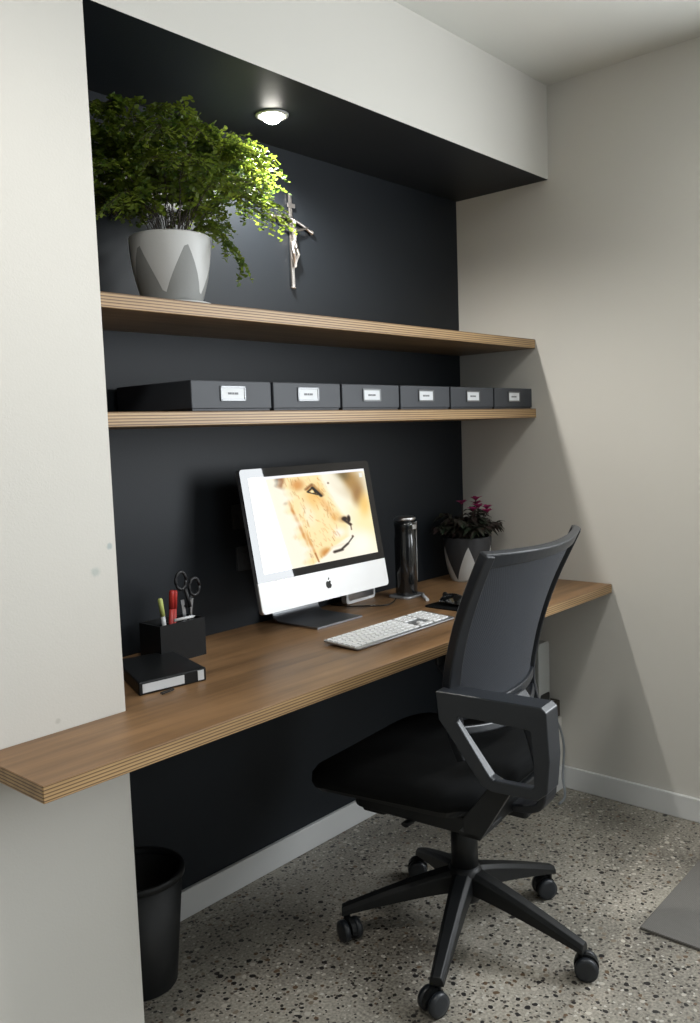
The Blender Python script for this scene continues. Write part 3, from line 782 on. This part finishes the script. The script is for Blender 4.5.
# black mouse half hidden behind the chair back
ms = thing('computer_mouse', 'black mouse at the right end of the keyboard, half behind the chair', 'mouse', (-.575, -.345, DT), math.radians(-8))
bm = B(); secs = []
for k in range(9):
    t = -1 + 2 * k / 8; w = .031 * math.sqrt(max(.02, 1 - t * t * .93)); h = .036 * math.sqrt(max(.02, 1 - (t * .97 + .05) ** 2 * .9))
    secs.append([(w * math.cos(a) * (1 if math.sin(a) >= 0 else 1), t * .056, max(0.001, h * math.sin(a))) for a in [PI * q / 10 for q in range(11)]])
loft(bm, secs, smooth=True); obj('mouse_shell', bm, M_blackgloss, ms, subd=1)
bm = B(); lathe(bm, [(0, -.004), (.008, -.004), (.010, -.002), (.010, .002), (.008, .004), (0, .004)], seg=16, mat=Matrix.Translation((0, .034, .026)) @ Matrix.Rotation(PI / 2, 4, 'Y')); obj('scroll_wheel', bm, M_black, ms)
bm = B(); prism(bm, roundrect(.19, .17, .02), .003, (0, 0, 0), (1, 0, 0), (0, 1, 0), (0, 0, 1)); mp = obj('mouse_mat', bm, M_seat); mp.location = (-.545, -.36, DT); ms.location.z += .003
tag(mp, 'black mouse mat lying right of the keyboard', 'mouse mat')

# tall black cylinder (speaker-like) with chrome collar
dv = thing('black_cylinder', 'tall glossy black cylindrical device with chrome top, right of the computer', 'device', (-.530, -.130, DT))
bm = B(); prism(bm, roundrect(.105, .085, .02), .008, (0, 0, 0), (1, 0, 0), (0, 1, 0), (0, 0, 1)); obj('dock', bm, M_alu, dv, bevel=.002)
bm = B(); lathe(bm, [(0, .008), (.034, .008), (.036, .014), (.036, .19), (.034, .20), (.034, .225), (.036, .235), (.034, .246), (0, .248)], seg=40); obj('body', bm, M_blackgloss, dv)
bm = B(); lathe(bm, [(0, .250), (.033, .250), (.036, .253), (.0355, .259), (.028, .263), (0, .264)], seg=40); tube(bm, catmull([(.020, -.031, .245), (.031, -.021, .20), (.031, -.021, .12), (.029, -.022, .05)]), .0022, 6)  # thin steel strip down the side stands in for the body's highlight
obj('chrome_cap_glint', bm, M_steel, dv)
bm = B(); box(bm, -.010, .010, -.040, -.034, .222, .238); obj('button', bm, M_steel, dv, bevel=.002)
st = B(); tube(st, [(-.560, -.235, DT + .0045), (-.505, -.175, DT + .0045)], .0055, 10); tag(obj('white_stick', st, M_card), 'short white stick lying in front of the black cylinder', 'stick')

# ------------------------------------------------------------------ small potted plant in the corner
p2 = thing('potted_plant', 'small dark-leaved plant with magenta flowers in faceted pot, desk corner', 'potted plant', (-.165, -.125, DT))
bm = B(); facet_pot(bm, .060, .086, .155, .006, 5, .125, .51, 60, base=.004); obj('pot', bm, [M_potshade_dark, M_pot], p2)  # white triangles paint the lit facets, the dark rest the shaded ones
bm = B(); lathe(bm, [(0, .146), (.05, .150), (.079, .143)], seg=32); obj('soil', bm, M_soil, p2)
def blade(bm, p, d, L_, w, mi=0, curve=.25):
    d = d.normalized(); sd = d.cross(Vector((0, 0, 1))); sd = sd.normalized() if sd.length > .05 else Vector((1, 0, 0)); nn = sd.cross(d)
    prev = None
    for k in range(6):
        t = k / 5; c = p + d * L_ * t - Vector((0, 0, 1)) * L_ * curve * t * t; ww = w * math.sin(PI * min(.98, .12 + t * .88)) ** .8
        cur = [bm.verts.new(c - sd * ww / 2 + nn * ww * .15), bm.verts.new(c), bm.verts.new(c + sd * ww / 2 + nn * ww * .15)]
        if prev:
            for a in (0, 1): f = bm.faces.new([prev[a], prev[a + 1], cur[a + 1], cur[a]]); f.material_index = mi; f.smooth = True
        prev = cur
rp = random.Random(21)
for i in range(22):
    bm = B(); az = i * 2.4; tiltf = rp.uniform(.25, 1.15)
    top = Vector((math.cos(az) * .11 * tiltf, math.sin(az) * .10 * tiltf, .18 + rp.uniform(.02, .10) * (1.3 - tiltf)))
    top.x = min(top.x, .12); top.y = min(top.y, .085)
    pts_ = catmull([(math.cos(az) * .02, math.sin(az) * .02, .148), (math.cos(az) * .05 * tiltf, math.sin(az) * .05 * tiltf, .19), top], 5)
    tube(bm, pts_, .0018, 5, 1)
    for k in range(4, len(pts_)):
        for s in (-1, 1, .3):
            d = Vector((math.cos(az + s * 1.1 + rp.uniform(-.4, .4)), math.sin(az + s * 1.1 + rp.uniform(-.4, .4)), rp.uniform(-.1, .7)))
            q = pts_[k]; L_ = rp.uniform(.04, .068)
            e_ = q + d * L_
            if e_.x > .150 or e_.y > .11: continue
            blade(bm, q, d, L_, rp.uniform(.014, .024), 0, .5)
    obj('foliage_stem', bm, [M_leaf2, M_stem], p2)
for i, (fx, fy, fz) in enumerate(((.03, -.03, .255), (-.01, -.035, .248), (.065, .0, .262), (.055, -.05, .236), (.015, .03, .268), (.085, -.03, .246), (.045, -.01, .280))):
    bm = B()
    for k in range(8):
        a = 2 * PI * k / 8; blade(bm, Vector((fx, fy, fz)), Vector((math.cos(a), math.sin(a), .9)), rp.uniform(.026, .038), .016, 0, .25)
    tube(bm, [(fx * .5, fy * .5, .17), (fx, fy, fz)], .0015, 5, 1)
    obj('flower', bm, [M_petal, M_stem], p2)

# ------------------------------------------------------------------ left end of the desk: pen box, pens, scissors, black box
pbx = thing('pen_holder', 'open black desk organiser box holding pens and scissors', 'pen holder', (-1.455, -.115, DT), math.radians(0))
bm = B(); w, d, h, t_ = .135, .085, .095, .004
box(bm, -w / 2, w / 2, -d / 2, d / 2, 0, t_)
box(bm, -w / 2, w / 2, -d / 2, -d / 2 + t_, t_, h); box(bm, -w / 2, w / 2, d / 2 - t_, d / 2, t_, h)
box(bm, -w / 2, -w / 2 + t_, -d / 2 + t_, d / 2 - t_, t_, h); box(bm, w / 2 - t_, w / 2, -d / 2 + t_, d / 2 - t_, t_, h)
obj('holder_body', bm, M_black, pbx)
bm = B(); box(bm, -.002, .002, -d / 2 + t_, d / 2 - t_, t_, h - .01); obj('divider', bm, M_black, pbx)
def pen(name, label, base, tip, r, mats):
    base, tip = Vector(base), Vector(tip); d_ = (tip - base)
    t = thing(name, label, 'pen', base); L_ = d_.length; q = d_.to_track_quat('Z', 'Y').to_matrix().to_4x4()
    bm = B(); lathe(bm, [(0, 0), (r * .3, .001), (r, .012), (r, L_ - .045), (0, L_ - .045)], seg=12, mat=q); obj('barrel', bm, mats[0], t)
    bm = B(); lathe(bm, [(0, L_ - .046), (r * 1.15, L_ - .045), (r * 1.15, L_ - .004), (r * .8, L_), (0, L_)], seg=12, mat=q); obj('cap', bm, mats[1], t)
red = plain('red_plastic', (.42, .03, .025), .4); lime = plain('lime_plastic', (.55, .62, .20), .4)
pen('marker_pen', 'pen with a pale lime cap leaning left in the organiser', (-1.478, -.128, .757), (-1.502, -.135, .908), .0052, [M_card, lime])
pen('marker_pen', 'left red pen in the desk organiser', (-1.468, -.118, .757), (-1.466, -.135, .922), .0058, [red, red])
pen('marker_pen', 'right red pen in the desk organiser', (-1.452, -.110, .757), (-1.449, -.125, .918), .0052, [red, red])
rl_ = thing('pencil', 'short white pencil resting across the organiser rim', 'pencil', (-1.478, -.155, DT + .098))
bm = B(); tube(bm, [(0, 0, .004), (.050, -.008, .006)], .0038, 6); tube(bm, [(.050, -.008, .006), (.056, -.009, .0064)], .0038, 6, taper=.2); obj('shaft', bm, M_card, rl_)
sc = thing('scissors', 'black handled scissors standing in the desk organiser', 'scissors', (-1.398, -.105, .756))
for s, hx, hz in ((-1, -.018, .180), (1, .026, .158)):
    bm = B(); prism(bm, [(-.006, .001), (.004, .001), (.008 * -s, .13), (.008 * -s + .010, .13)] if s < 0 else [(-.004, .001), (.006, .001), (-.008, .13), (-.018, .13)], .0018, (0, .002 * s, 0), (1, 0, 0), (0, 0, 1), (0, 1, 0)); obj('blade', bm, M_steel, sc)
    bm = B(); ringp = [(hx + .016 * math.cos(a), .002 * s, hz + .022 * math.sin(a)) for a in [2 * PI * k / 20 for k in range(21)]]
    tube(bm, ringp, .0042, 8); tube(bm, [(s * -.006, .002 * s, .11), (hx - s * .012, .002 * s, hz - .022)], .005, 8); obj('handle', bm, plain('scissor_handle', (.012, .013, .015), .5), sc)

bb = thing('black_case', 'flat black case with a white label strip at the desk left end', 'case', (0, 0, 0))
bm = B(); quad = [(-1.700, -.318), (-1.538, -.342), (-1.482, -.142), (-1.62, -.110)]
prism(bm, quad, .0295, (0, 0, DT), (1, 0, 0), (0, 1, 0), (0, 0, 1)); obj('case_body', bm, M_black, bb, bevel=.003)
a_, b2 = Vector((-1.700, -.318, 0)), Vector((-1.538, -.342, 0)); ex_ = (b2 - a_).normalized(); ny = Vector((ex_.y, -ex_.x, 0))
bm = B(); prism(bm, [(.008, .005), (.108, .005), (.108, .024), (.008, .024)], .0012, Vector((a_.x, a_.y, DT)) + ny * .0001, ex_, (0, 0, 1), ny); obj('label_strip', bm, M_card, bb)
bm = B(); prism(bm, [(.142, .004), (.157, .004), (.157, .026), (.142, .026)], .0012, Vector((a_.x, a_.y, DT)) + ny * .0001, ex_, (0, 0, 1), ny); obj('end_label', bm, M_card, bb)
cl = thing('paper_clip', 'small black clip on the desk by the flat black case', 'clip', (-1.665, -.350, DT))
bm = B(); tube(bm, catmull([(0, 0, .002), (.03, .002, .003), (.034, .010, .003), (.004, .008, .003), (.002, .003, .004), (.024, .005, .004)]), .0012, 6); obj('wire', bm, M_black, cl)

# wall plates behind the computer
for (x, z, lab) in ((-1.120, 1.065, 'upper dark grey wall socket plate left of the computer'), (-1.110, .945, 'lower dark grey wall socket plate left of the computer')):
    t = thing('wall_socket', lab, 'socket', (x, -.0005, z), 0, None)
    mt = plain('grey_plate', (.028, .031, .035), .5)
    bm = B(); prism(bm, roundrect(.062, .068, .005), .008, (0, 0, 0), (1, 0, 0), (0, 0, 1), (0, -1, 0)); obj('face_plate', bm, mt, t, bevel=.001)
    bm = B(); box(bm, -.012, .012, -.012, -.008, -.016, .016); obj('rocker', bm, mt, t, bevel=.001)

# ------------------------------------------------------------------ under the desk
wb = thing('waste_bin', 'round black waste bin on the floor under the left desk end', 'bin', (-1.622, -.150, 0))
bm = B(); lathe(bm, [(0, .002), (.078, .002), (.081, .006), (.106, .272), (.102, .272), (.077, .012), (0, .010)], seg=48); obj('bin_body', bm, plain('bin_plastic', (.006, .007, .008), .55), wb)
bm = B(); lathe(bm, [(.104, .266), (.111, .268), (.112, .280), (.108, .285), (.101, .282), (.101, .268)], seg=48); obj('rim', bm, M_black, wb)

rt = thing('white_box', 'upright white rounded box on the low nib beneath the desk', 'box', (-.112, -.300, .2555))
bm = B(); prism(bm, roundrect(.076, .29, .018, 5, 0, .145), .16, (0, -.095, 0), (1, 0, 0), (0, 0, 1), (0, 1, 0)); obj('casing', bm, plain('offwhite_plastic', (.33, .34, .33), .4), rt, bevel=.003)
bm = B(); prism(bm, roundrect(.060, .10, .006, 4, 0, .06), .002, (0, -.097, 0), (1, 0, 0), (0, 0, 1), (0, 1, 0)); obj('front_grille', bm, M_black, rt)
bm = B(); box(bm, -.072, -.002, -.395, -.33, .2555, .315); tag(obj('timber_block', bm, plain('brown_timber', (.05, .036, .026), .6), bevel=.004), 'small brown block on the low nib against the right wall', 'block')
bm = B(); tube(bm, catmull([(-.090, -.3985, .300), (-.075, -.412, .275), (-.055, -.425, .22), (-.045, -.430, .16), (-.055, -.432, .10), (-.075, -.440, .06), (-.10, -.46, .01), (-.16, -.47, .006)]), .0042, 8)
tag(obj('cable', bm, plain('grey_cable', (.22, .24, .26), .4)), 'grey cable looping down to the floor behind the chair', 'cable')

# door mat
bm = B(); prism(bm, [(-.697, -.980), (-.06, -.975), (-.06, -2.1), (-.697, -2.1)], .008, (0, 0, 0.0005), (1, 0, 0), (0, 1, 0), (0, 0, 1))
tag(obj('floor_mat', bm, M_mat, bevel=.002), 'grey woven mat lying on the concrete floor at the right', 'mat')

# ------------------------------------------------------------------ office chair
ch = thing('office_chair', 'black mesh-backed swivel office chair pulled up to the desk', 'office chair', (-.985, -.645, 0), math.radians(6))
def shift(bm, m): bmesh.ops.transform(bm, matrix=m, verts=bm.verts)
# five-star base: each arm with its caster
RA = .305
a_base = math.radians(58 - 6)
bm = B(); lathe(bm, [(0, .100), (.036, .100), (.044, .110), (.044, .175), (.036, .190), (.0, .192)], seg=32); hub = obj('base_hub', bm, M_black, ch)
for k in range(5):
    a = a_base + 2 * PI * k / 5
    R_ = Matrix.Rotation(a, 4, 'Z')
    bm = B(); secs = []
    for t in [q / 10 for q in range(11)]:
        r = .03 + (RA + .012 - .03) * t; zt = .182 - .097 * t ** 1.15; w = .027 - .010 * t; hh = .056 - .035 * t
        secs.append([(r, -w, zt - hh), (r, w, zt - hh), (r, w * .95, zt - .010), (r, w * .55, zt), (r, -w * .55, zt), (r, -w * .95, zt - .010)])
    loft(bm, secs); shift(bm, R_); leg = obj('base_arm', bm, M_black, ch, bevel=.002)
    sw = [1.2, 2.1, -.6, .4, 2.8][k]
    Cm = R_ @ Matrix.Translation((RA, 0, 0)) @ Matrix.Rotation(sw, 4, 'Z')
    bm = B(); lathe(bm, [(0, .048), (.0085, .048), (.0085, .078), (0, .078)], seg=14)
    # hood between the two wheels
    prism(bm, [(.002 + .029 * math.cos(q), .030 + .029 * math.sin(q)) for q in [math.radians(v) for v in range(-10, 191, 20)]], .012, (.012, -.006, 0), (1, 0, 0), (0, 0, 1), (0, 1, 0))
    shift(bm, Cm); cs_ = obj('caster', bm, M_black, ch)
    for s in (-1, 1):
        bm = B(); lathe(bm, [(0, -.010), (.012, -.010), (.020, -.0085), (.0265, -.006), (.028, 0), (.0265, .008), (.018, .009), (0, .0095)], seg=28, mat=Matrix.Translation((.014, s * .0165, .0282)) @ Matrix.Rotation(s * -PI / 2, 4, 'X'))
        shift(bm, Cm); obj('wheel', bm, M_chairgrey, cs_)
bm = B(); lathe(bm, [(0, .185), (.034, .185), (.034, .275), (.030, .280), (.030, .32), (.026, .324), (.026, .375), (0, .375)], seg=32); obj('gas_column', bm, M_black, ch)
# mechanism housing
bm = B(); secs = []
for (yy, w, z0, z1) in ((-.15, .05, .372, .405), (-.10, .075, .345, .408), (.04, .085, .340, .41), (.13, .07, .350, .41), (.19, .05, .378, .41)):
    secs.append([(-w, yy, z0 + .012), (-w + .012, yy, z0), (w - .012, yy, z0), (w, yy, z0 + .012), (w, yy, z1), (-w, yy, z1)])
loft(bm, secs); obj('tilt_mechanism', bm, M_black, ch, bevel=.003)
bm = B(); prism(bm, roundrect(.40, .36, .04, 5, 0, .03), .040, (0, 0, .374), (1, 0, 0), (0, 1, 0), (0, 0, 1)); prism(bm, roundrect(.10, .07, .01, 3, -.12, .16), .03, (0, 0, .352), (1, 0, 0), (0, 1, 0), (0, 0, 1)); prism(bm, roundrect(.12, .09, .01, 3, .05, -.13), .03, (0, 0, .350), (1, 0, 0), (0, 1, 0), (0, 0, 1))
obj('seat_plate', bm, M_black, ch, bevel=.004)
bm = B(); tube(bm, [(-.075, .03, .375), (-.16, .035, .372)], .005, 8); tube(bm, [(-.150, .035, .372), (-.215, .040, .368)], .011, 10, flat=.5); obj('height_lever', bm, M_black, ch)
bm = B(); tube(bm, [(-.04, .115, .352), (-.115, .13, .348)], .0075, 10); obj('tension_knob', bm, plain('pale_knob', (.35, .34, .33), .5), ch)
# seat shell and cushion
SY0, SY1 = -.150, .335
def seat_ring(z, ins, dy=0, dz_front=0):
    pts_ = []
    for x, y in roundrect(.50 - 2 * ins, SY1 - SY0 - 2 * ins, .10 - ins * .5, 8, 0, (SY0 + SY1) / 2):
        f = max(0, (y - .12) / .185); pts_.append((x * (1 - .06 * (y < -.1) * 1.0), y, z - .028 * f * f * dz_front + .012 * (abs(x) / .25) ** 2 * dz_front))
    return pts_
bm = B(); loft(bm, [seat_ring(.405, .075, dz_front=.3), seat_ring(.402, .04, dz_front=.5), seat_ring(.412, .012, dz_front=.8), seat_ring(.424, .004, dz_front=1)], smooth=False); obj('seat_shell', bm, M_black, ch)
bm = B(); secs = [seat_ring(.424, .004, dz_front=1), seat_ring(.440, -.002, dz_front=1), seat_ring(.462, 0, dz_front=1), seat_ring(.476, .012, dz_front=1), seat_ring(.484, .035, dz_front=1), seat_ring(.482, .09, dz_front=.9), seat_ring(.476, .15, dz_front=.6), seat_ring(.474, .20, dz_front=.3)]
loft(bm, secs, smooth=True); obj('seat', bm, M_seat, ch)
# backrest: curved surface B(u, z)
ZB, ZT = .640, 1.012
def yend(z):
    pts_ = [(.50, -.150), (.60, -.100), (.66, -.092), (.72, -.098), (.80, -.115), (.90, -.148), (1.03, -.212), (1.1, -.25)]
    for (a, b_), (c, d) in zip(pts_, pts_[1:]):
        if a <= z <= c: 
            t = (z - a) / (c - a); return b_ + (d - b_) * t
    return pts_[-1][1]
def ys(z): return sum(yend(z + o_) for o_ in (-.04, -.02, 0, .02, .04)) / 5
def hw_(z): return .224 + .036 * min(1, max(0, (z - .66) / .34)) - .014 * max(0, (.72 - z) / .12)
def Bp(u, z, off=0):
    zz = z + (.006 * u * u * max(0, (z - .9) / .12))
    w = hw_(z)
    return Vector((-.012 + u * w, ys(z) - .048 * (1 - u * u) - off, zz))
def nrm(u, z):
    e = .01; return (Bp(u + e, z) - Bp(u - e, z)).cross(Bp(u, z + e) - Bp(u, z - e)).normalized()
# mesh panel
bm = B(); G = []
for j in range(21):
    z = ZB + (ZT - ZB) * j / 20; G.append([[bm.verts.new(Bp(-1 + 2 * i / 20, z) + nrm(-1 + 2 * i / 20, z) * o_) for i in range(21)] for o_ in (-.0012, .0012)])
for j in range(20):
    for i in range(20):
        for s in (0, 1):
            f = bm.faces.new([G[j][s][i], G[j][s][i + 1], G[j + 1][s][i + 1], G[j + 1][s][i]]); f.smooth = True
for j in range(20):
    for i in (0, 20): bm.faces.new([G[j][0][i], G[j + 1][0][i], G[j + 1][1][i], G[j][1][i]])
for i in range(20):
    for j in (0, 20): bm.faces.new([G[j][0][i], G[j][0][i + 1], G[j][1][i + 1], G[j][1][i]])
obj('backrest_mesh', bm, M_mesh, ch)
def strip(pp, wdir, w, th, name, mat=M_frame, bevel=.003):
    """rail along surface points pp=[(u,z)], half width w in wdir, thickness th"""
    bm = B(); secs = []
    for k, (u, z) in enumerate(pp):
        p = Bp(u, z); n = nrm(u, z)
        t = (Bp(*pp[min(k + 1, len(pp) - 1)]) - Bp(*pp[max(k - 1, 0)])).normalized(); s = n.cross(t).normalized()
        ww = w(k / (len(pp) - 1)) if callable(w) else w
        secs.append([p - s * ww - n * th, p + s * ww - n * th, p + s * ww + n * th, p - s * ww + n * th])
    loft(bm, secs); return obj(name, bm, mat, ch, bevel=bevel)
strip([(-1.0 + 2.0 * k / 24, ZT + .0) for k in range(25)], 0, lambda t: .0135 + .004 * abs(2 * t - 1), .009, 'top_rail', M_chairgrey)
for s in (-1, 1):
    strip([(s * .96, .56 + (ZT + .012 - .56) * k / 20) for k in range(21)], 0, lambda t: .019 - .006 * t, .013, 'side_rail')
strip([(-.98 + 1.96 * k / 20, .660 + .0 * k) for k in range(21)], 0, .011, .010, 'lumbar_bar', M_chairgrey)
strip([(-.96 + 1.92 * k / 20, .622 - .020 * (1 - abs(-1 + k / 10) ** 2)) for k in range(21)], 0, .009, .009, 'lower_bar', M_chairgrey)
# spine joining the back to the seat
bm = B(); secs = []
for p in catmull([(.0, -.150, .655), (.0, -.185, .60), (.0, -.215, .50), (.0, -.225, .42), (.0, -.19, .388), (.0, -.08, .384)], 6):
    secs.append(p)
rings = []
for i, p in enumerate(secs):
    t = (secs[min(i + 1, len(secs) - 1)] - secs[max(i - 1, 0)]).normalized(); n_ = Vector((1, 0, 0)).cross(t)
    rings.append([p + Vector((sx * .035, 0, 0)) + n_ * sy * .010 for sx, sy in ((-1, -1), (1, -1), (1, 1), (-1, 1))])
loft(bm, rings); obj('back_spine', bm, M_frame, ch, bevel=.004)
# loop armrests
def armrest(x, yo, zo, front):
    outer = [(-.100, .728), (-.340, .728), (-.352, .715), (-.340, .535), (-.315, .505), (-.225, .495), (-.205, .505)]
    inner = [(-.150, .700), (-.288, .690), (-.286, .560), (-.228, .548), (-.214, .562)]
    bm = B(); th = .060
    # one broad band of constant section: build as ring between outer and inner outlines
    O = [(-.092, .728), (-.190, .729), (-.334, .729), (-.345, .720), (-.351, .620), (-.345, .552), (-.322, .533), (-.222, .531), (-.198, .540), (-.098, .668)]
    I = [(-.146, .680), (-.200, .680), (-.306, .678), (-.311, .674), (-.315, .620), (-.317, .562), (-.313, .557), (-.226, .557), (-.218, .562), (-.143, .668)]
    n = len(O)
    if front:
        O = [(yo + .0 + (y + .225), z + zo) for y, z in O]; I = [(yo + (y + .225), z + zo) for y, z in I]
    so = -1 if x < 0 else 1            # outer side of the chair
    xo = x + so * th / 2; xi = xo - so * .012; xf = x - so * th / 2
    cy_, cz_ = sum(p[0] for p in O) / n, sum(p[1] for p in O) / n
    P_ = [(p[0] + (cy_ - p[0]) * .07, p[1] + (cz_ - p[1]) * .07) for p in O]
    # broad thin outer plate with a deep flange round its rim: six-point section swept round the loop
    loft(bm, [[(xo, *O[k]), (xf, *O[k]), (xf, *P_[k]), (xi, *P_[k]), (xi, *I[k]), (xo, *I[k])] for k in range(n)], closed=True)
    ar = obj('armrest', bm, M_chairgrey, ch, bevel=.0025, seg=2)
    sx = -1 if x < 0 else 1; dy = (yo + .225) if front else 0; dz = zo if front else 0
    bm = B()
    prism(bm, [(-.262, .540), (-.215, .545), (-.140, .445), (-.140, .404), (-.180, .404)] if not front else [(-.250 + dy, .520 + dz), (-.200 + dy, .522 + dz), (-.190 + dy, .392), (-.250 + dy, .392)], .016, (x - .008, 0, 0), (0, 1, 0), (0, 0, 1), (1, 0, 0))
    y0 = -.180 if not front else -.250 + dy
    box(bm, min(sx * .15, x + sx * .008), max(sx * .15, x + sx * .008), y0, y0 + .05, .404 if not front else .388, .416 if not front else .402)
    obj('bracket', bm, M_black, ar, bevel=.002)
armrest(-.254, 0, 0, False)
armrest(.262, .08, -.045, True)
